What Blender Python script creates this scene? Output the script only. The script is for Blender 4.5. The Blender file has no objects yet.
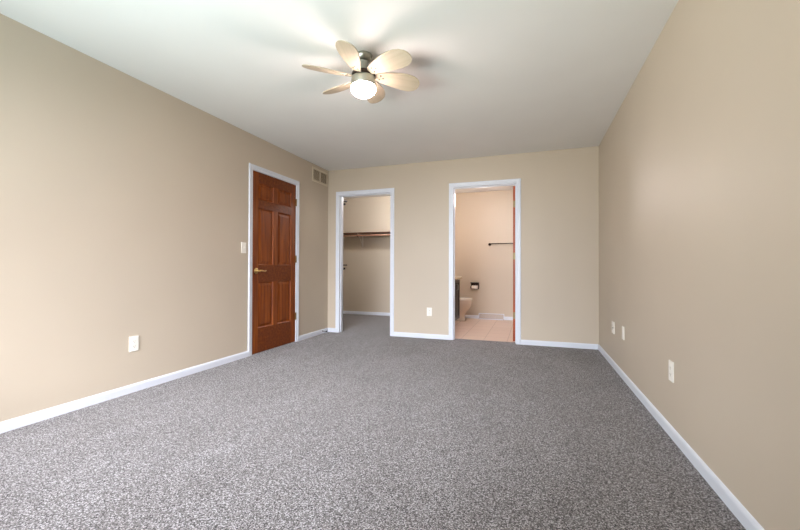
import bpy, bmesh, math, random
from mathutils import Vector, Matrix, Euler

S = bpy.context.scene
C = S.collection
R = math.radians
random.seed(4)

# ---------------------------------------------------------------- measures
XL, XR, YB, YF, H = -2.918, 0.763, 5.078, -0.45, 2.44   # bedroom shell
WT = 0.115                                              # wall thickness
YB2 = YB + WT                                           # far face of back wall
CLX0, CLX1, CLY = -4.3, -1.865, 7.22                    # closet
BAX0, BAX1, BAY = -1.75, 0.95, 7.40                     # bathroom
DOOR_L = (3.426, 4.250, 2.052)                          # finished openings: from, to, top
OPEN_C = (-2.722, -1.908, 2.052)
OPEN_B = (-0.999, -0.187, 2.058)
WIN = (-2.60, -0.65, 0.58, 2.10)

# ---------------------------------------------------------------- camera
cam_d = bpy.data.cameras.new('camera')
cam = bpy.data.objects.new('camera', cam_d)
C.objects.link(cam)
cam_d.sensor_fit = 'HORIZONTAL'
cam_d.sensor_width = 36.0
cam_d.lens = 379.36 / 800 * 36.0
cam_d.clip_start = 0.02
yaw, pit, rol = 0.33372, 0.008717, 0.002918
fw0 = Vector((-math.sin(yaw), math.cos(yaw), 0)); up0 = Vector((0, 0, 1)); rt = Vector((math.cos(yaw), math.sin(yaw), 0))
fw = fw0 * math.cos(pit) + up0 * math.sin(pit)
up = up0 * math.cos(pit) - fw0 * math.sin(pit)
r2 = rt * math.cos(rol) + up * math.sin(rol)
u2 = up * math.cos(rol) - rt * math.sin(rol)
cam.matrix_world = Matrix(((r2.x, u2.x, -fw.x, 0), (r2.y, u2.y, -fw.y, 0), (r2.z, u2.z, -fw.z, 0.9643), (0, 0, 0, 1)))
S.camera = cam

# ---------------------------------------------------------------- world, exposure
S.view_settings.view_transform = 'Standard'
S.view_settings.look = 'None'
S.view_settings.gamma = 1.0
S.view_settings.use_curve_mapping = False
S.view_settings.exposure = 0.0
W = bpy.data.worlds.new('world'); S.world = W
W.use_nodes = True
bg = W.node_tree.nodes['Background']
bg.inputs[0].default_value = (0.80, 0.92, 1.0, 1)
bg.inputs[1].default_value = 0.3

# ---------------------------------------------------------------- large lights (daylight outside the window, lamps of the small rooms)
def area(name, loc, target, sx, sy, power, col):
    l = bpy.data.lights.new(name, 'AREA'); l.shape = 'RECTANGLE'; l.size = sx; l.size_y = sy
    l.energy = power; l.color = col
    o = bpy.data.objects.new(name, l); C.objects.link(o); o.location = loc
    o.rotation_euler = (Vector(target) - Vector(loc)).to_track_quat('-Z', 'Y').to_euler()
    return o
def bulb(name, loc, power, col, rad):
    l = bpy.data.lights.new(name, 'POINT'); l.energy = power; l.color = col; l.shadow_soft_size = rad
    o = bpy.data.objects.new(name, l); C.objects.link(o); o.location = loc
    return o
area('sky_daylight', (0.3, -5.0, 3.5), (-1.2, 3.5, 0.9), 6.0, 4.0, 3000, (0.90, 0.91, 1.0))
area('sky_daylight', (-3.2, -5.5, 3.0), (-0.5, 4.5, 0.9), 6.0, 4.0, 2150, (0.84, 0.90, 1.0))
area('lawn_bounce', (-3.0, -4.0, -0.3), (0.0, 3.0, 2.4), 5.0, 2.0, 730, (0.98, 1.0, 0.86))
area('lawn_bounce', (-1.6, -4.5, -1.5), (-1.6, 3.0, 2.4), 6.0, 2.0, 840, (0.66, 0.93, 1.0))
bulb('closet_lamp', (-2.45, 6.17, 2.30), 39, (1.0, 0.98, 1.0), 0.03)
bulb('vanity_lamp', (-1.48, 6.45, 1.86), 6, (1.0, 0.82, 0.58), 0.06)
bulb('bathroom_lamp', (-0.70, 6.0, 2.05), 36, (1.0, 0.91, 0.94), 0.10)

# ---------------------------------------------------------------- materials
def newmat(name):
    m = bpy.data.materials.new(name); m.use_nodes = True
    nt = m.node_tree
    return m, nt, nt.nodes['Principled BSDF']
def srgb(r, g, b):
    f = lambda c: (c / 255 / 12.92) if c / 255 <= 0.04045 else ((c / 255 + 0.055) / 1.055) ** 2.4
    return (f(r), f(g), f(b), 1)
def coords(nt, scale=(1, 1, 1)):
    tc = nt.nodes.new('ShaderNodeTexCoord'); mp = nt.nodes.new('ShaderNodeMapping')
    nt.links.new(tc.outputs['Object'], mp.inputs[0]); mp.inputs['Scale'].default_value = scale
    return mp.outputs[0]
def noise(nt, vec, scale, detail=2, rough=0.5):
    n = nt.nodes.new('ShaderNodeTexNoise'); n.inputs['Scale'].default_value = scale
    n.inputs['Detail'].default_value = detail; n.inputs['Roughness'].default_value = rough
    nt.links.new(vec, n.inputs['Vector']); return n.outputs['Fac']
def ramp(nt, fac, stops):
    r = nt.nodes.new('ShaderNodeValToRGB'); e = r.color_ramp.elements
    e[0].position, e[0].color = stops[0]; e[1].position, e[1].color = stops[-1]
    for p, c in stops[1:-1]:
        x = e.new(p); x.color = c
    nt.links.new(fac, r.inputs[0]); return r.outputs[0]
def bump(nt, b, h, strength, dist):
    n = nt.nodes.new('ShaderNodeBump'); n.inputs['Strength'].default_value = strength; n.inputs['Distance'].default_value = dist
    nt.links.new(h, n.inputs['Height']); nt.links.new(n.outputs[0], b.inputs['Normal'])
def plain(name, col, rough=0.5, metal=0.0, spec=0.5, var=0.04, vscale=8, bmp=None):
    m, nt, b = newmat(name)
    v = coords(nt)
    lo = tuple(c * (1 - var) for c in col[:3]) + (1,); hi = tuple(min(1, c * (1 + var)) for c in col[:3]) + (1,)
    nt.links.new(ramp(nt, noise(nt, v, vscale), [(0.35, lo), (0.65, hi)]), b.inputs['Base Color'])
    b.inputs['Roughness'].default_value = rough; b.inputs['Metallic'].default_value = metal
    b.inputs['Specular IOR Level'].default_value = spec
    if bmp: bump(nt, b, noise(nt, v, bmp[0], 3), bmp[1], bmp[2])
    return m
def wood(name, dark, mid, light, axis='z', rough=0.35, scale=1.0):
    m, nt, b = newmat(name)
    sc = {'z': (22, 22, 1.1), 'y': (22, 1.1, 22), 'x': (1.1, 22, 22)}[axis]
    v = coords(nt, tuple(s * scale for s in sc))
    n1 = noise(nt, v, 1.6, 4, 0.6)
    nt.links.new(ramp(nt, n1, [(0.28, dark), (0.5, mid), (0.72, light)]), b.inputs['Base Color'])
    b.inputs['Roughness'].default_value = rough; b.inputs['Specular IOR Level'].default_value = 0.3
    bump(nt, b, n1, 0.06, 0.002)
    return m

M = {}
M['wall'] = plain('tan_wall_paint', srgb(199, 186, 167), 0.5, 0, 0.4, 0.015, 1.5, (160, 0.10, 0.0015))
M['ceiling'] = plain('white_ceiling_paint', srgb(236, 235, 233), 0.8, 0, 0.2, 0.01, 2, (120, 0.12, 0.002))
M['trim'] = plain('white_trim_paint', srgb(222, 227, 236), 0.35, 0, 0.5, 0.01, 6)
M['wood_z'] = wood('red_brown_wood', srgb(98, 40, 6), srgb(130, 62, 12), srgb(156, 84, 24), 'z', 0.45)
M['wood_y'] = wood('red_brown_wood_rail', srgb(84, 34, 5), srgb(110, 50, 10), srgb(132, 68, 18), 'y', 0.45)
M['wood_edge'] = wood('orange_brown_wood', srgb(138, 56, 18), srgb(160, 70, 26), srgb(178, 86, 36), 'z')
M['brass'] = plain('brass', srgb(206, 172, 110), 0.28, 1.0, 0.5, 0.05, 30)
M['old_brass'] = plain('aged_brass', srgb(134, 98, 54), 0.4, 1.0, 0.5, 0.1, 40)
M['bath_brass'] = plain('pale_brass', srgb(142, 124, 86), 0.45, 0.6, 0.5, 0.05, 40)
M['nickel'] = plain('brushed_nickel', srgb(176, 178, 168), 0.34, 1.0, 0.5, 0.04, 60)
M['dark_metal'] = plain('dark_bronze', srgb(56, 44, 38), 0.42, 0.7, 0.5, 0.1, 40)
M['blade'] = wood('bleached_wood_blade', srgb(168, 157, 136), srgb(178, 167, 146), srgb(187, 176, 155), 'x', 0.45, 0.8)
M['ivory'] = plain('ivory_plastic', srgb(247, 243, 233), 0.35, 0, 0.5, 0.01, 20)
M['slot'] = plain('dark_slot', srgb(70, 62, 52), 0.6)
M['vent'] = plain('almond_metal', srgb(214, 203, 182), 0.45, 0, 0.5, 0.02, 20)
M['duct'] = plain('dark_duct', srgb(150, 135, 112), 0.8)
M['shelf'] = wood('brown_shelf_wood', srgb(56, 28, 15), srgb(76, 38, 20), srgb(96, 50, 28), 'x')
M['dark_wood'] = plain('dark_closet_wood', srgb(34, 20, 13), 0.6, 0, 0.2, 0.1, 20)
M['rod'] = plain('dark_rod', srgb(166, 124, 100), 0.35, 0.0, 0.5, 0.1, 20)
M['porcelain'] = plain('bone_porcelain', srgb(228, 214, 196), 0.12, 0, 0.6, 0.01, 4)
M['seat'] = plain('white_seat_plastic', srgb(242, 236, 222), 0.2, 0, 0.5, 0.01, 4)
M['vanity'] = wood('espresso_wood', srgb(28, 19, 15), srgb(40, 28, 22), srgb(56, 40, 32), 'z')
M['counter'] = plain('cream_counter', srgb(226, 208, 180), 0.25, 0, 0.5, 0.04, 30)
M['paper'] = plain('white_paper', srgb(244, 240, 232), 0.9, 0, 0.1, 0.01, 30)
M['white_metal'] = plain('white_enamel', srgb(232, 224, 216), 0.35, 0, 0.5, 0.01, 20)
M['register'] = plain('register_grey', srgb(178, 166, 164), 0.5, 0, 0.4, 0.02, 20)
M['rubber'] = plain('black_rubber', srgb(30, 29, 30), 0.6)

def carpet():
    m, nt, b = newmat('grey_carpet_pile')
    v = coords(nt)
    vo = nt.nodes.new('ShaderNodeTexVoronoi'); vo.inputs['Scale'].default_value = 235; nt.links.new(v, vo.inputs['Vector'])
    sp = nt.nodes.new('ShaderNodeSeparateColor'); nt.links.new(vo.outputs['Color'], sp.inputs[0])
    f = noise(nt, v, 150, 3, 0.75)
    m1 = nt.nodes.new('ShaderNodeMath'); m1.operation = 'MULTIPLY'; m1.inputs[1].default_value = 0.5; nt.links.new(sp.outputs[0], m1.inputs[0])
    m2 = nt.nodes.new('ShaderNodeMath'); m2.operation = 'MULTIPLY_ADD'; m2.inputs[1].default_value = 1.1; nt.links.new(f, m2.inputs[0]); nt.links.new(m1.outputs[0], m2.inputs[2])
    n = m2.outputs[0]                                              # about 0.45 .. 1.15
    big = noise(nt, coords(nt, (1.6, 0.8, 1)), 1.7, 5, 0.65)
    c = ramp(nt, n, [(0.52, srgb(24, 22, 22)), (0.67, srgb(96, 92, 91)), (0.90, srgb(126, 122, 122)), (1.05, srgb(190, 187, 189))])
    c2 = ramp(nt, big, [(0.3, (0.80, 0.78, 0.765, 1)), (0.7, (1.0, 1.0, 1.0, 1))])
    mx = nt.nodes.new('ShaderNodeMix'); mx.data_type = 'RGBA'; mx.blend_type = 'MULTIPLY'; mx.inputs[0].default_value = 1
    nt.links.new(c, mx.inputs[6]); nt.links.new(c2, mx.inputs[7])
    nt.links.new(mx.outputs[2], b.inputs['Base Color'])
    b.inputs['Roughness'].default_value = 1.0; b.inputs['Specular IOR Level'].default_value = 0.05
    b.inputs['Sheen Weight'].default_value = 0.15
    bump(nt, b, n, 0.5, 0.004)
    return m
M['carpet'] = carpet()
def tiles():
    m, nt, b = newmat('beige_floor_tile')
    v = coords(nt)
    t = nt.nodes.new('ShaderNodeTexBrick'); nt.links.new(v, t.inputs['Vector'])
    t.offset = 0.0; t.inputs['Scale'].default_value = 1.0
    t.inputs['Brick Width'].default_value = 0.305; t.inputs['Row Height'].default_value = 0.305
    t.inputs['Mortar Size'].default_value = 0.004
    t.inputs['Color1'].default_value = srgb(226, 204, 188); t.inputs['Color2'].default_value = srgb(220, 198, 182)
    t.inputs['Mortar'].default_value = srgb(186, 164, 150)
    nt.links.new(t.outputs[0], b.inputs['Base Color']); b.inputs['Roughness'].default_value = 0.35
    return m
M['tile'] = tiles()
def glow(name, col, strength):
    m, nt, b = newmat(name)
    b.inputs['Base Color'].default_value = (0.9, 0.88, 0.82, 1); b.inputs['Roughness'].default_value = 0.3
    b.inputs['Emission Color'].default_value = col; b.inputs['Emission Strength'].default_value = strength
    return m
M['globe'] = glow('lit_frosted_glass', (1.0, 0.78, 0.72, 1), 98.0)
def pane():
    m, nt, b = newmat('window_glass')
    tr = nt.nodes.new('ShaderNodeBsdfTransparent'); gl = nt.nodes.new('ShaderNodeBsdfGlossy'); gl.inputs['Roughness'].default_value = 0.0
    mx = nt.nodes.new('ShaderNodeMixShader'); mx.inputs[0].default_value = 0.06
    nt.links.new(tr.outputs[0], mx.inputs[1]); nt.links.new(gl.outputs[0], mx.inputs[2])
    nt.links.new(mx.outputs[0], nt.nodes['Material Output'].inputs[0])
    return m
M['pane'] = pane()

# ---------------------------------------------------------------- mesh helpers
def box(bm, x0, x1, y0, y1, z0, z1, bev=0.0, seg=2, mi=0):
    t = bmesh.new()
    bmesh.ops.create_cube(t, size=1)
    bmesh.ops.scale(t, vec=(x1 - x0, y1 - y0, z1 - z0), verts=t.verts)
    bmesh.ops.translate(t, vec=((x0 + x1) / 2, (y0 + y1) / 2, (z0 + z1) / 2), verts=t.verts)
    if bev: bmesh.ops.bevel(t, geom=t.edges[:], offset=bev, segments=seg, affect='EDGES', profile=0.5)
    merge(bm, t, mi)
def merge(bm, t, mi=0, mat=None):
    if mat is not None: bmesh.ops.transform(t, matrix=mat, verts=t.verts)
    mp = {v: bm.verts.new(v.co) for v in t.verts}
    for f in t.faces:
        try:
            g = bm.faces.new([mp[v] for v in f.verts]); g.material_index = mi; g.smooth = f.smooth
        except ValueError: pass
    t.free()
def lathe(bm, prof, n=40, mat=None, mi=0, smooth=True):          # prof: (radius, z)
    t = bmesh.new(); rings = []
    for r, z in prof:
        if r < 1e-6: rings.append([t.verts.new((0, 0, z))])
        else: rings.append([t.verts.new((r * math.cos(2 * math.pi * i / n), r * math.sin(2 * math.pi * i / n), z)) for i in range(n)])
    for a, b in zip(rings, rings[1:]):
        for i in range(n):
            j = (i + 1) % n
            q = ([a[i], a[j]] if len(a) > 1 else [a[0]]) + ([b[j], b[i]] if len(b) > 1 else [b[0]])
            if len(q) > 2: t.faces.new(q).smooth = smooth
    for rg, fl in ((rings[0], True), (rings[-1], False)):
        if len(rg) > 1: t.faces.new(rg[::-1] if fl else rg)
    bmesh.ops.recalc_face_normals(t, faces=t.faces)
    merge(bm, t, mi, mat)
def tube(bm, pts, rad, n=12, mi=0):                               # swept round bar
    pts = [Vector(p) for p in pts]
    t = bmesh.new(); rings = []
    for k, p in enumerate(pts):
        d = (pts[min(k + 1, len(pts) - 1)] - pts[max(k - 1, 0)]).normalized()
        a = d.orthogonal() if k == 0 else (pa - d * pa.dot(d))
        a.normalize(); pa = a; b = d.cross(a)
        r = rad[k] if isinstance(rad, (list, tuple)) else rad
        rings.append([t.verts.new(p + a * r * math.cos(2 * math.pi * i / n) + b * r * math.sin(2 * math.pi * i / n)) for i in range(n)])
    for a, b in zip(rings, rings[1:]):
        for i in range(n): t.faces.new([a[i], a[(i + 1) % n], b[(i + 1) % n], b[i]]).smooth = True
    t.faces.new(rings[0][::-1]); t.faces.new(rings[-1])
    bmesh.ops.recalc_face_normals(t, faces=t.faces)
    merge(bm, t, mi)
def loft(bm, rings, mi=0, smooth=True):
    t = bmesh.new(); vr = [[t.verts.new(p) for p in r] for r in rings]; n = len(rings[0])
    for a, b in zip(vr, vr[1:]):
        for i in range(n): t.faces.new([a[i], a[(i + 1) % n], b[(i + 1) % n], b[i]]).smooth = smooth
    t.faces.new(vr[0][::-1]); t.faces.new(vr[-1])
    bmesh.ops.recalc_face_normals(t, faces=t.faces)
    merge(bm, t, mi)
def obj(name, bm, mats, parent=None, loc=None):
    me = bpy.data.meshes.new(name); bm.to_mesh(me); bm.free()
    for m in (mats if isinstance(mats, (list, tuple)) else [mats]): me.materials.append(M[m])
    o = bpy.data.objects.new(name, me); C.objects.link(o)
    if parent: o.parent = parent
    if loc: o.location = loc
    return o
def thing(name, label, cat, loc, rotz=0, group=None):
    o = bpy.data.objects.new(name, None); C.objects.link(o); o.empty_display_size = 0.05
    o.location = loc; o.rotation_euler = (0, 0, rotz); tag(o, label, cat, group); return o
def tag(o, label, cat, group=None):
    o['label'] = label; o['category'] = cat
    if group: o['group'] = group
def struct(o, label, cat):
    o['kind'] = 'structure'; o['label'] = label; o['category'] = cat; return o
def B(*a, **k):
    bm = bmesh.new(); box(bm, *a, **k); return bm

# ---------------------------------------------------------------- floors and ceilings
bm = bmesh.new()
box(bm, XL, XR, YF, YB, -0.1, 0)
box(bm, OPEN_C[0] - .02, OPEN_C[1] + .02, YB, YB2, -0.1, 0)
box(bm, OPEN_B[0] - .02, OPEN_B[1] + .02, YB, YB2 - 0.005, -0.1, 0)
box(bm, CLX0, CLX1, YB2, CLY, -0.1, 0)
struct(obj('floor', bm, 'carpet'), 'speckled grey carpet covering the bedroom and running into the closet', 'floor')
bm = B(BAX0, BAX1, YB2 - 0.005, BAY, -0.1, 0.0)
struct(obj('floor', bm, 'tile'), 'beige tiled floor of the bathroom behind the right doorway', 'floor')
struct(obj('ceiling', B(XL - WT, XR + WT, YF - WT, YB2, H, H + .1), 'ceiling'), 'white bedroom ceiling with the fan', 'ceiling')
struct(obj('ceiling', B(CLX0, CLX1, YB2, CLY, H, H + .1), 'ceiling'), 'white ceiling of the closet', 'ceiling')
struct(obj('ceiling', B(BAX0, BAX1, YB2, BAY, H, H + .1), 'ceiling'), 'white ceiling of the bathroom', 'ceiling')

# ---------------------------------------------------------------- walls
bm = bmesh.new(); g = 0.018
a0, a1, tp = DOOR_L
box(bm, XL - WT, XL, YF, a0 - g, -.1, H); box(bm, XL - WT, XL, a1 + g, YB, -.1, H); box(bm, XL - WT, XL, a0 - g, a1 + g, tp + g, H)
struct(obj('wall_left', bm, 'wall'), 'tan wall on the left holding the brown wooden door', 'wall')
bm = bmesh.new()
c0, c1, ct = OPEN_C; b0, b1, bt = OPEN_B
xs = [CLX0 - WT, c0 - g, c1 + g, b0 - g, b1 + g, BAX1 + WT]
for i in (0, 2, 4): box(bm, xs[i], xs[i + 1], YB, YB2, -.1, H)
box(bm, xs[1], xs[2], YB, YB2, ct + g, H); box(bm, xs[3], xs[4], YB, YB2, bt + g, H)
struct(obj('wall_back', bm, 'wall'), 'tan back wall with the closet and bathroom doorways', 'wall')
struct(obj('wall_right', B(XR, XR + WT, YF, YB, -.1, H), 'wall'), 'long tan wall on the right with three wall plates', 'wall')
bm = bmesh.new(); wx0, wx1, wz0, wz1 = WIN
box(bm, XL - WT, wx0, YF - WT, YF, -.1, H); box(bm, wx1, XR + WT, YF - WT, YF, -.1, H)
box(bm, wx0, wx1, YF - WT, YF, -.1, wz0); box(bm, wx0, wx1, YF - WT, YF, wz1, H)
struct(obj('wall_front', bm, 'wall'), 'tan wall with the window, behind the viewer', 'wall')
struct(obj('wall_closet_back', B(CLX0 - WT, CLX1, CLY, CLY + WT, -.1, H), 'wall'), 'tan back wall of the closet above and below the shelf', 'wall')
struct(obj('wall_closet_left', B(CLX0 - WT, CLX0, YB2, CLY, -.1, H), 'wall'), 'tan left wall of the closet', 'wall')
struct(obj('wall_closet_right', B(CLX1, BAX0, YB2, BAY, -.1, H), 'wall'), 'wall between the closet and the bathroom', 'wall')
struct(obj('wall_bathroom_back', B(CLX1, BAX1 + WT, BAY, BAY + WT, -.1, H), 'wall'), 'tan back wall of the bathroom carrying the towel bar', 'wall')
struct(obj('wall_bathroom_right', B(BAX1, BAX1 + WT, YB2, BAY, -.1, H), 'wall'), 'tan right wall of the bathroom', 'wall')

# unseen hallway behind the closed door, added to stop light leaking in
hx = XL - WT - 1.0; hy0, hy1 = DOOR_L[0] - .5, YB
struct(obj('floor', B(hx, XL, hy0, hy1, -.1, 0), 'carpet'), 'unseen carpeted hallway floor added behind the closed wooden door to stop light leaks', 'floor')
struct(obj('ceiling', B(hx, XL - WT, hy0, hy1, H, H + .1), 'ceiling'), 'unseen hallway ceiling added behind the closed wooden door to stop light leaks', 'ceiling')
struct(obj('wall_hall_light_block', B(hx - WT, hx, hy0 - WT, hy1, -.1, H), 'wall'), 'unseen hallway wall added behind the closed wooden door to stop light leaks', 'wall')
struct(obj('wall_hall_light_block', B(hx, XL - WT, hy0 - WT, hy0, -.1, H), 'wall'), 'unseen hallway end wall added behind the closed wooden door to stop light leaks', 'wall')

# window behind the viewer
wf = bmesh.new(); y0, y1 = YF - 0.09, YF - 0.03; w = 0.045
box(wf, wx0, wx1, y0, y1, wz0, wz0 + w); box(wf, wx0, wx1, y0, y1, wz1 - w, wz1)
for k in range(4):
    x = wx0 + (wx1 - wx0 - w) * k / 3; box(wf, x, x + w, y0, y1, wz0 + w, wz1 - w)
win = struct(obj('window_1', wf, 'trim'), 'wide white three-light window behind the viewer', 'window')
for k in range(3):
    x = wx0 + w + (wx1 - wx0 - w) * k / 3
    obj('pane', B(x, x + (wx1 - wx0 - w) / 3 - w, YF - .063, YF - .058, wz0 + w, wz1 - w), 'pane', win)
obj('sill', B(wx0 - .04, wx1 + .04, YF - .03, YF + .05, wz0 - .025, wz0 + .0, bev=.005), 'trim', win)

# ---------------------------------------------------------------- casings, jambs, baseboards
CAS = [(0, 0), (0, .005), (.006, .008), (.026, .008), (.032, .012), (.050, .014), (.057, .012), (.060, .007), (.060, 0)]
def casing(a0, a1, top, fn):
    bm = bmesh.new(); rev = 0.004; rows = []
    for d, t in CAS:
        d2 = d - rev + .0; l, r, tt = a0 - d2 - rev, a1 + d2 + rev, top + d2 + rev
        rows.append([bm.verts.new(fn(*q, t)) for q in ((l, 0.0), (l, tt), (r, tt), (r, 0.0))])
    n = len(rows)
    for i in range(n):
        a, b = rows[i], rows[(i + 1) % n]
        for k in range(3): bm.faces.new([a[k], a[k + 1], b[k + 1], b[k]])
    bm.faces.new([r[0] for r in rows]); bm.faces.new([r[3] for r in rows][::-1])
    bmesh.ops.recalc_face_normals(bm, faces=bm.faces)
    return bm
fl = lambda s, z, t: (XL + t, s, z)
fb = lambda s, z, t: (s, YB - t, z)
fk = lambda s, z, t: (s, YB2 + t, z)
t1 = struct(obj('trim_1', casing(*DOOR_L, fl), 'trim'), 'white casing around the brown wooden door on the left wall', 'door trim')
t2 = struct(obj('trim_2', casing(*OPEN_C, fb), 'trim'), 'white casing around the closet doorway', 'door trim')
t3 = struct(obj('trim_3', casing(*OPEN_B, fb), 'trim'), 'white casing around the bathroom doorway', 'door trim')
def jamb_back(op, parent, stop):
    bm = bmesh.new(); a, b, t = op
    box(bm, a - g, a, YB, YB2, 0, t); box(bm, b, b + g, YB, YB2, 0, t); box(bm, a - g, b + g, YB, YB2, t, t + g)
    obj('jamb', bm, 'trim', parent)
    bm = bmesh.new(); y = YB + .035; y2 = y + stop; s = .011
    box(bm, a, a + s, y, y2, 0, t - s); box(bm, b - s, b, y, y2, 0, t - s); box(bm, a, b, y, y2, t - s, t)
    obj('door_stop_strip', bm, 'trim', parent)
jamb_back(OPEN_C, t2, 0.035); jamb_back(OPEN_B, t3, 0.035)
obj('inner_casing', casing(*OPEN_C, fk), 'trim', t2); obj('inner_casing', casing(*OPEN_B, fk), 'trim', t3)
bm = bmesh.new(); a, b, t = DOOR_L
box(bm, XL - WT, XL, a - g, a, 0, t); box(bm, XL - WT, XL, b, b + g, 0, t); box(bm, XL - WT, XL, a - g, b + g, t, t + g)
obj('jamb', bm, 'trim', t1)

BAS = [(0, 0), (.012, 0), (.012, .046), (.010, .054), (.006, .060), (.0, .063)]
def baseboard(name, p0, p1, nrm, label, mat='trim'):
    bm = bmesh.new(); ends = []
    for p in (p0, p1): ends.append([bm.verts.new((p[0] + nrm[0] * d, p[1] + nrm[1] * d, z)) for d, z in BAS])
    n = len(BAS)
    for i in range(n): bm.faces.new([ends[0][i], ends[0][(i + 1) % n], ends[1][(i + 1) % n], ends[1][i]])
    bm.faces.new(ends[0]); bm.faces.new(ends[1][::-1])
    bmesh.ops.recalc_face_normals(bm, faces=bm.faces)
    return struct(obj(name, bm, mat), label, 'baseboard')
cw = .060
baseboard('baseboard_left', (XL, YF), (XL, DOOR_L[0] - cw), (1, 0), 'long white baseboard on the left wall in front of the wooden door')
baseboard('baseboard_left', (XL, DOOR_L[1] + cw), (XL, YB), (1, 0), 'short white baseboard between the wooden door and the back corner')
baseboard('baseboard_back', (XL + .012, YB), (OPEN_C[0] - cw, YB), (0, -1), 'very short white baseboard left of the closet doorway')
baseboard('baseboard_back', (OPEN_C[1] + cw, YB), (OPEN_B[0] - cw, YB), (0, -1), 'white baseboard between the closet and bathroom doorways')
baseboard('baseboard_back', (OPEN_B[1] + cw, YB), (XR - .012, YB), (0, -1), 'white baseboard right of the bathroom doorway')
baseboard('baseboard_right', (XR, YF), (XR, YB), (-1, 0), 'long white baseboard on the right wall')
baseboard('baseboard_front', (XL + .012, YF), (XR - .012, YF), (0, 1), 'white baseboard below the window behind the viewer')
baseboard('baseboard_closet', (CLX0, CLY), (CLX1, CLY), (0, -1), 'white baseboard on the closet back wall')
baseboard('baseboard_bathroom', (-1.70, BAY), (-0.956, BAY), (0, -1), 'white baseboard behind the toilet left of the floor register')
baseboard('baseboard_bathroom', (-0.484, BAY), (BAX1, BAY), (0, -1), 'white bathroom baseboard right of the floor register')

# ---------------------------------------------------------------- six-panel doors
def six_panel(bm, Wd, Ht, Tk):
    """slab lying in local x (0..Wd), y (0 front .. Tk), z; returns panel rectangles; material 0 vertical grain, 1 horizontal"""
    st, ms = .100, .085
    zs = [0, .275, .800, .990, 1.640, 1.735, 1.925, Ht]
    x0, x1 = st, Wd - st; mx = Wd / 2
    box(bm, 0, x0, 0, Tk, 0, Ht); box(bm, x1, Wd, 0, Tk, 0, Ht)
    for a, b in ((zs[0], zs[1]), (zs[2], zs[3]), (zs[4], zs[5]), (zs[6], zs[7])): box(bm, x0, x1, 0, Tk, a, b, mi=1)
    pan = []
    for a, b in ((zs[1], zs[2]), (zs[3], zs[4]), (zs[5], zs[6])):
        box(bm, mx - ms / 2, mx + ms / 2, 0, Tk, a, b)
        pan += [(x0, mx - ms / 2, a, b), (mx + ms / 2, x1, a, b)]
    return pan
def panel_bm(x0, x1, z0, z1, Tk):
    """raised panel with a sticking bevel, a sunk field border and a raised centre, both faces"""
    bm = bmesh.new()
    for side in (0, 1):
        steps = [(0, 0), (.010, .013), (.018, .015), (.046, .005)]
        rings = []
        for ins, dep in steps:
            y = dep if side == 0 else Tk - dep
            rings.append([bm.verts.new((x, y, z)) for x, z in ((x0 + ins, z0 + ins), (x1 - ins, z0 + ins), (x1 - ins, z1 - ins), (x0 + ins, z1 - ins))])
        for a, b in zip(rings, rings[1:]):
            for i in range(4): bm.faces.new([a[i], a[(i + 1) % 4], b[(i + 1) % 4], b[i]])
        bm.faces.new(rings[-1])
    bmesh.ops.recalc_face_normals(bm, faces=bm.faces)
    return bm
def make_door(name, label, Wd, Ht, Tk, mats):
    bm = bmesh.new(); pans = six_panel(bm, Wd, Ht, Tk)
    d = struct(obj(name, bm, mats), label, 'door')
    for p in pans: obj('panel', panel_bm(*p, Tk), mats[0], d)
    return d
def hinge_bm():                                                   # knuckle along z at origin
    bm = bmesh.new()
    for k in range(5): lathe(bm, [(.0078, -.044 + k * .0178), (.0078, -.044 + k * .0178 + .0165)], 14)
    lathe(bm, [(0, -.049), (.004, -.047), (.004, .047), (0, .050)], 10)
    return bm

Wd = DOOR_L[1] - DOOR_L[0] - .006
d1 = make_door('door_1', 'closed red-brown six-panel wooden door on the left wall', Wd, 2.042, .035, ('wood_z', 'wood_y'))
d1.location = (XL - .004, DOOR_L[0] + .003, .006); d1.rotation_euler = (0, 0, R(90))   # local x -> +Y, local -y -> +X
for z in (1.815, 1.075, .33):
    h_ = hinge_bm(); box(h_, -.018, .018, -.004, .003, -.044, .044)
    obj('hinge', h_, 'old_brass', d1, (Wd + .003, -.006, z))
hb = bmesh.new()
mt = Matrix.Translation((.065, 0, .925)) @ Matrix.Rotation(R(90), 4, 'X')
lathe(hb, [(.0, 0), (.033, 0), (.033, .006), (.026, .012), (.013, .015), (.011, .045), (.013, .055), (0, .058)], 32, mt)
hd = obj('door_handle', hb, 'brass', d1)
lb = bmesh.new()
tube(lb, [(.065, -.052, .925), (.085, -.054, .928), (.110, -.054, .926), (.140, -.052, .921), (.165, -.050, .923), (.178, -.048, .927)],
     [.0095, .009, .008, .0075, .0075, .006], 14)
obj('lever', lb, 'brass', hd)

d2 = make_door('door_2', 'open wooden bathroom door seen edge-on at the right jamb', .805, 2.038, .035, ('wood_edge', 'wood_edge'))
d2.location = (OPEN_B[1] - .043, YB2 + .004, .012); d2.rotation_euler = (0, 0, R(90))
d2.location = (OPEN_B[1] - .008, YB2 + .004, .012)
for z in (1.803, 1.118, .337):
    h_ = hinge_bm(); box(h_, -.0035, -.0005, .006, .034, -.044, .044)
    box(h_, -.004, .0, -.006, .004, -.044, .044)
    obj('hinge', h_, 'bath_brass', d2, (.0, -.001, z))

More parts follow.
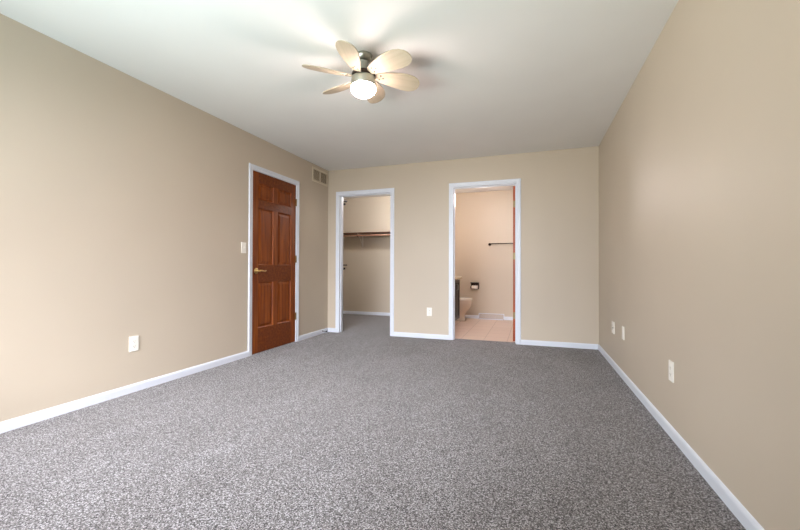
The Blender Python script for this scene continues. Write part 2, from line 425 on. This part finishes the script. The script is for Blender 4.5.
# ---------------------------------------------------------------- ceiling fan
FX, FY = -1.101, 2.39
fan = thing('ceiling_fan', 'six-bladed ceiling fan with pale petal blades and one lit glass light', 'ceiling fan', (FX, FY, H))
bm = bmesh.new(); lathe(bm, [(.060, 0), (.060, -.012), (.057, -.022), (.050, -.034), (.040, -.042), (.034, -.045)]); obj('canopy', bm, 'nickel', fan)
bm = bmesh.new(); lathe(bm, [(.034, -.043), (.033, -.050), (.033, -.112), (.040, -.120)]); obj('neck', bm, 'nickel', fan)
bm = bmesh.new(); lathe(bm, [(.036, -.115), (.070, -.121), (.080, -.128), (.082, -.136), (.082, -.148), (.078, -.156)]); obj('motor_housing', bm, 'dark_metal', fan)
bm = bmesh.new(); lathe(bm, [(.072, -.154), (.081, -.158), (.0835, -.166), (.0835, -.210), (.081, -.216), (.076, -.218)]); obj('light_fitter', bm, 'nickel', fan)
bm = bmesh.new(); lathe(bm, [(.074, -.217), (.083, -.221), (.086, -.229), (.085, -.241), (.079, -.256), (.068, -.268), (.053, -.278), (.036, -.284), (.018, -.288), (0, -.289)]); obj('light_globe', bm, 'globe', fan)
def blade_mesh():
    top = [(.078, .002), (.12, .010), (.17, .020), (.22, .030), (.27, .038), (.32, .043), (.36, .040), (.392, .026), (.410, .004)]
    bot = [(.415, -.020), (.411, -.046), (.397, -.070), (.372, -.090), (.338, -.102), (.295, -.107), (.25, -.105), (.20, -.096), (.15, -.083), (.11, -.070), (.084, -.058), (.076, -.044), (.074, -.020)]
    loop = top + bot
    bm = bmesh.new(); th = .0055
    loft(bm, [[(x, y, -th / 2) for x, y in loop], [(x, y, th / 2) for x, y in loop]], smooth=False)
    return bm
def bracket_mesh():
    bm = bmesh.new()
    loop = [(.066, -.012), (.094, -.013), (.112, -.004), (.136, -.008), (.146, -.028), (.136, -.048), (.112, -.054), (.094, -.042), (.066, -.040)]
    loft(bm, [[(x, y, .0028) for x, y in loop], [(x, y, .0062) for x, y in loop]], smooth=False)
    return bm
def screw_mesh():
    bm = bmesh.new(); lathe(bm, [(.0058, -.0026), (.0058, -.0040), (.004, -.0056), (0, -.0060)], 12); return bm
PITCH = R(-18)
blade0 = obj('blade', blade_mesh(), 'blade', fan, (0, 0, -.153))
blade0.rotation_euler = (PITCH, 0, R(42))
kids = [obj('blade_bracket', bracket_mesh(), 'dark_metal', blade0)]
s0 = obj('screw', screw_mesh(), 'dark_metal', blade0, (.112, -.012, 0)); kids.append(s0)
for p in ((.112, -.046, 0), (.136, -.028, 0)):
    s = s0.copy(); C.objects.link(s); s.parent = blade0; s.location = p; kids.append(s)
for k in range(1, 6):
    b_ = blade0.copy(); C.objects.link(b_); b_.parent = fan; b_.rotation_euler = (PITCH, 0, R(42 + 60 * k))
    for q in kids:
        c_ = q.copy(); C.objects.link(c_); c_.parent = b_

# ---------------------------------------------------------------- wall plates (built facing -y, origin on the wall)
def receptacle_bm(cx, cz):
    bm = bmesh.new(); loop = []
    for i in range(28):
        a = 2 * math.pi * i / 28; x = .0172 * math.cos(a); z = .0172 * math.sin(a)
        loop.append((cx + x, cz + max(-.0135, min(.0135, z))))
    loft(bm, [[(x, -.005, z) for x, z in loop], [(x, -.0078, z) for x, z in loop]], smooth=False)
    return bm
def slots_bm(cx, cz):
    bm = bmesh.new()
    box(bm, cx - .0075, cx - .0053, -.0081, -.0070, cz - .003, cz + .006); box(bm, cx + .0053, cx + .0075, -.0081, -.0070, cz - .002, cz + .005)
    lathe(bm, [(.0026, 0), (.0026, .0011)], 12, Matrix.Translation((cx, -.0070, cz - .008)) @ Matrix.Rotation(R(90), 4, 'X'))
    return bm
def screw_plate(cx, cz):
    bm = bmesh.new(); lathe(bm, [(.0036, 0), (.0036, .0012), (0, .002)], 12, Matrix.Translation((cx, -.0055, cz)) @ Matrix.Rotation(R(90), 4, 'X')); return bm
def plate(t, w, h):
    obj('cover_plate', B(-w / 2, w / 2, -.0065, 0, -h / 2, h / 2, bev=.0016), 'ivory', t)
def duplex(t, cx=0):
    for cz in (.0195, -.0195):
        r = obj('receptacle', receptacle_bm(cx, cz), 'ivory', t); obj('slots', slots_bm(cx, cz), 'slot', r)
    obj('screw', screw_plate(cx, 0), 'ivory', t)
def outlet(label, loc, rot):
    t = thing('power_outlet', label, 'power outlet', loc, rot); plate(t, .071, .116); duplex(t); return t
outlet('ivory power outlet low on the left wall in front of the door', (XL, 2.110, .374), R(90))
outlet('small ivory power outlet on the back wall between the two doorways', (-1.330, YB, .367), 0)
outlet('ivory power outlet on the right wall, nearest and largest of its three plates', (XR, 2.580, .377), R(-90))
t = thing('wall_plate', 'wide ivory wall plate on the right wall nearest the back corner', 'wall plate', (XR, 4.224, .388), R(-90))
plate(t, .116, .116); duplex(t, -.023)
bm = bmesh.new(); lathe(bm, [(.008, 0), (.008, .004), (.0048, .004), (.0048, .011), (0, .011)], 14, Matrix.Translation((.023, -.005, 0)) @ Matrix.Rotation(R(90), 4, 'X')); obj('cable_jack', bm, 'nickel', t)
for z in (.042, -.042): obj('screw', screw_plate(.023, z), 'ivory', t)
t = thing('wall_plate', 'narrow ivory wall plate on the right wall, middle one of the three plates', 'wall plate', (XR, 3.793, .4025), R(-90))
plate(t, .071, .116)
bm = bmesh.new(); box(bm, -.008, .008, -.0085, -.005, -.009, .009, bev=.001); obj('phone_jack', bm, 'ivory', t)
for z in (.042, -.042): obj('screw', screw_plate(0, z), 'ivory', t)
t = thing('light_switch', 'ivory light switch on the left wall beside the wooden door', 'light switch', (XL, 3.292, 1.180), R(90))
plate(t, .071, .116)
bm = bmesh.new(); box(bm, -.005, .005, -.0075, -.005, -.012, .012); obj('toggle_frame', bm, 'ivory', t)
bm = bmesh.new(); tube(bm, [(0, -.006, .0), (0, -.012, .004), (0, -.018, .009)], [.0042, .004, .0034], 10); obj('toggle', bm, 'ivory', t)
for z in (.030, -.030): obj('screw', screw_plate(0, z), 'ivory', t)

# ---------------------------------------------------------------- air vent high on the left wall
vy0, vy1, vz0, vz1 = 4.628, 5.050, 2.196, 2.398
t = thing('air_vent', 'cream two-section air return grille high on left wall near the corner', 'air vent', (XL, (vy0 + vy1) / 2, vz0), R(90))
hw, vh = (vy1 - vy0) / 2, vz1 - vz0; e = .028
bm = bmesh.new()
for q in ((-hw, hw, 0, e), (-hw, hw, vh - e, vh), (-hw, -hw + e, e, vh - e), (hw - e, hw, e, vh - e), (-.010, .010, e, vh - e)):
    box(bm, q[0], q[1], -.008, 0, q[2], q[3], bev=.002, seg=1)
obj('frame', bm, 'vent', t)
for x0, x1 in ((-hw + e, -.010), (.010, hw - e)):
    bm = bmesh.new(); n = 12
    for k in range(n):
        zc = e + (vh - 2 * e) * (k + .5) / n
        tb = bmesh.new(); box(tb, x0, x1, -.006, .006, -.0007, .0007)
        merge(bm, tb, 0, Matrix.Translation((0, -.004, zc)) @ Matrix.Rotation(R(38), 4, 'X'))
    gr = obj('grille', bm, 'vent', t)
    obj('backing', B(x0, x1, -.0008, 0, e, vh - e), 'duct', gr)

# door bumper on the baseboard near the corner
t = thing('door_stop', 'small black-tipped door stop on the short left baseboard near the corner', 'door stop', (XL + .011, 4.915, .037), 0)
bm = bmesh.new(); lathe(bm, [(.012, 0), (.012, .003), (.006, .006), (.006, .010)], 16, Matrix.Rotation(R(90), 4, 'Y')); tube(bm, [(.008, 0, 0), (.060, 0, 0)], .0055); obj('rod', bm, 'dark_metal', t)
bm = bmesh.new(); lathe(bm, [(.008, .055), (.010, .058), (.010, .072), (.007, .077), (0, .078)], 16, Matrix.Rotation(R(90), 4, 'Y')); obj('rubber_tip', bm, 'rubber', t)

# ---------------------------------------------------------------- closet fittings
def rod_bm(x0, x1): 
    bm = bmesh.new(); tube(bm, [(x0, 0, 0), (x1, 0, 0)], .0165, 20); return bm
t = thing('closet_shelf', 'brown shelf across the closet back wall above the hanging rod', 'shelf', (CLX0, 6.92, 1.662))
L = CLX1 - CLX0
obj('board', B(0, L, 0, .30, 0, .020, bev=.002, seg=1), 'shelf', t)
obj('wall_cleat', B(0, L, .282, .30, -.065, 0), 'wall', t)
for xx in (.985, 2.15):
    bm = bmesh.new()
    box(bm, xx - .008, xx + .008, .02, .282, -.014, 0); box(bm, xx - .008, xx + .008, .276, .282, -.26, -.0)
    tube(bm, [(xx, .276, -.25), (xx, .17, -.11), (xx, .04, -.012)], .007, 8)
    bk = bm; bm = bmesh.new()
    tube(bm, [(xx, .055, -.006), (xx, .05, -.03), (xx, .05, -.045), (xx, .038, -.060), (xx, .022, -.062), (xx, .006, -.052), (xx, .004, -.036)], .006, 8)
    obj('bracket', bk, 'white_metal', t); obj('hook', bm, 'dark_metal', t)
t = obj('closet_rod', rod_bm(0, L), 'rod', None, (CLX0, 6.947, 1.622)); tag(t, 'brown hanging rod just under the shelf on the closet back wall', 'closet rod')
for nm, z, la, lb_ in (('upper', 2.046, 'short dark shelf end high up behind the left closet jamb', 'dark rod end high up behind the left closet jamb'),
                       ('lower', 1.022, 'short dark shelf end at half height behind the left closet jamb', 'dark rod end at half height behind the left closet jamb')):
    xe = -2.803
    t = thing('closet_shelf', la, 'shelf', (CLX0, YB2, z - .018))
    obj('board', B(0, xe - CLX0, 0, .297, 0, .018, bev=.002, seg=1), 'dark_wood', t)
    obj('wall_cleat', B(0, xe - CLX0 - .08, 0, .018, -.06, 0), 'dark_wood', t)
    for xx in (.5, 1.1):
        bm = bmesh.new(); box(bm, xx - .008, xx + .008, .018, .26, -.012, 0); tube(bm, [(xx, .02, -.16), (xx, .22, -.01)], .006, 8)
        tube(bm, [(xx, .206, -.01), (xx, .185, -.035), (xx, .19, -.07), (xx, .206, -.081)], .005, 8)
        obj('bracket', bm, 'rod', t)
    t = obj('closet_rod', rod_bm(0, xe + .006 - CLX0), 'dark_wood', None, (CLX0, YB2 + .206, z - .065)); tag(t, lb_, 'closet rod')

# ---------------------------------------------------------------- bathroom
t = thing('vanity_cabinet', 'dark wood bathroom vanity at the left edge of the bathroom doorway', 'vanity cabinet', (BAX0, 5.50, 0))
vd, vl, vt = .56, 1.10, .785
obj('cabinet_body', B(.004, vd - .02, 0, vl, .09, vt), 'vanity', t)
obj('toe_kick', B(.004, vd - .09, .02, vl - .02, 0, .09), 'vanity', t)
for k in range(4):
    y0_, y1_ = .015 + k * (vl - .03) / 4, .015 + (k + 1) * (vl - .03) / 4 - .006
    bm = bmesh.new(); box(bm, vd - .02, vd, y0_, y1_, .105, vt - .015, bev=.003, seg=1)
    f_ = .05
    for q in ((y0_, y0_ + f_, .105, vt - .015), (y1_ - f_, y1_, .105, vt - .015), (y0_ + f_, y1_ - f_, .105, .105 + f_), (y0_ + f_, y1_ - f_, vt - .015 - f_, vt - .015)):
        box(bm, vd, vd + .008, *q)
    dr = obj('door', bm, 'vanity', t)
    yy = y1_ - .025 if k % 2 == 0 else y0_ + .025
    bm = bmesh.new(); tube(bm, [(vd + .006, yy, .60), (vd + .03, yy, .605), (vd + .034, yy, .65), (vd + .03, yy, .695), (vd + .006, yy, .70)], .005, 10)
    obj('pull', bm, 'nickel', dr)
t = obj('countertop', B(0, .60, -.01, vl + .02, 0, .034, bev=.006), 'counter', None, (BAX0, 5.50, vt)); tag(t, 'cream countertop lying on the dark bathroom vanity', 'countertop')

t = thing('toilet', 'bone toilet facing right beyond the vanity, lid closed', 'toilet', (BAX0, 7.0, 0))
def ell(cx, hl, hwid, z, n=36, sq=2.3):
    r = []
    for i in range(n):
        a = 2 * math.pi * i / n; c_, s_ = math.cos(a), math.sin(a)
        r.append((cx + hl * math.copysign(abs(c_) ** (2 / sq), c_), hwid * math.copysign(abs(s_) ** (2 / sq), s_), z))
    return r
bm = bmesh.new()
loft(bm, [ell(.37, .235, .115, 0), ell(.37, .232, .113, .03), ell(.365, .222, .098, .07), ell(.37, .222, .100, .13), ell(.395, .235, .118, .17), ell(.43, .245, .140, .215),
          ell(.455, .25, .160, .27), ell(.47, .25, .176, .33), ell(.475, .25, .182, .375), ell(.475, .247, .180, .388)])
obj('bowl', bm, 'porcelain', t)
bm = bmesh.new(); loft(bm, [ell(.475, .252, .184, .387), ell(.475, .256, .188, .392), ell(.475, .254, .186, .403)]); obj('seat', bm, 'seat', t)
bm = bmesh.new(); loft(bm, [ell(.472, .254, .186, .404), ell(.472, .257, .189, .409), ell(.472, .250, .184, .420), ell(.472, .235, .17, .424)]); obj('lid', bm, 'seat', t)
obj('tank', B(.012, .205, -.23, .23, .375, .70, bev=.02, seg=3), 'porcelain', t)
obj('tank_lid', B(.005, .215, -.24, .24, .70, .735, bev=.010, seg=3), 'porcelain', t)
bm = bmesh.new(); tube(bm, [(.205, -.16, .63), (.222, -.16, .63), (.226, -.13, .628), (.226, -.09, .622)], .006, 10); obj('flush_lever', bm, 'nickel', t)

t = thing('toilet_paper_holder', 'dark metal toilet paper holder on the bathroom back wall', 'toilet paper holder', (-1.030, BAY, .585))
obj('back_plate', B(-.078, .078, -.008, 0, -.02, .112, bev=.002, seg=1), 'dark_metal', t)
obj('hood', B(-.080, .080, -.075, 0, .095, .112, bev=.003, seg=1), 'dark_metal', t)
for s in (-1, 1): obj('arm', B(s * .074 - .006, s * .074 + .006, -.060, -.006, .0, .040, bev=.002, seg=1), 'dark_metal', t)
bm = bmesh.new(); tube(bm, [(-.072, -.045, .02), (.072, -.045, .02)], .008); obj('roller', bm, 'dark_metal', t)
bm = bmesh.new()
lathe(bm, [(.012, -.058), (.034, -.058), (.034, .058), (.012, .058), (.012, -.058)], 32, Matrix.Rotation(R(90), 4, 'Y'))
t = obj('toilet_paper_roll', bm, 'paper', None, (-1.030, BAY - .045, .605)); tag(t, 'white toilet paper roll hanging in the dark holder', 'toilet paper roll')

t = thing('towel_bar', 'thin dark towel bar on the bathroom back wall', 'towel bar', (-.755, BAY, 1.425))
bm = bmesh.new(); tube(bm, [(0, -.062, .008), (.61, -.062, .008)], .0085, 14); obj('bar', bm, 'dark_metal', t)
for x in (0, .61):
    bm = bmesh.new(); lathe(bm, [(.026, 0), (.026, .006), (.014, .012), (.012, .050), (.018, .056), (.018, .072), (0, .075)], 20, Matrix.Translation((x, 0, 0)) @ Matrix.Rotation(R(90), 4, 'X')); obj('post', bm, 'dark_metal', t)

t = thing('baseboard_register', 'white baseboard heating register on the bathroom floor against the back wall', 'heating register', (-.720, BAY, 0))
hw = .234
bm = bmesh.new()
prof = [(0, 0), (-.058, 0), (-.058, .012), (-.052, .018), (-.026, .098), (-.020, .108), (0, .110)]
ends = [[(s * hw, y, z) for y, z in prof] for s in (-1, 1)]
loft(bm, ends, smooth=False); obj('body', bm, 'register', t)
bm = bmesh.new()
box(bm, -hw + .012, hw - .012, -.0605, -.054, .0, .014)
for s in (-1, 1): loft(bm, [[(s * (hw - q), y, z) for y, z in ((-.056, .012), (-.050, .012), (-.019, .106), (-.026, .106))] for q in (-.004, .010)], smooth=False)
box(bm, -hw, hw, -.029, -.015, .100, .112); obj('rim', bm, 'trim', t)
bm = bmesh.new()
for k in range(30):
    x = -hw + .03 + k * (2 * hw - .06) / 29
    loft(bm, [[(x + d, y, z) for y, z in ((-.0525, .022), (-.0495, .022), (-.0265, .094), (-.0295, .094))] for d in (-.0022, .0022)], smooth=False)
obj('grille', bm, 'vent', t)
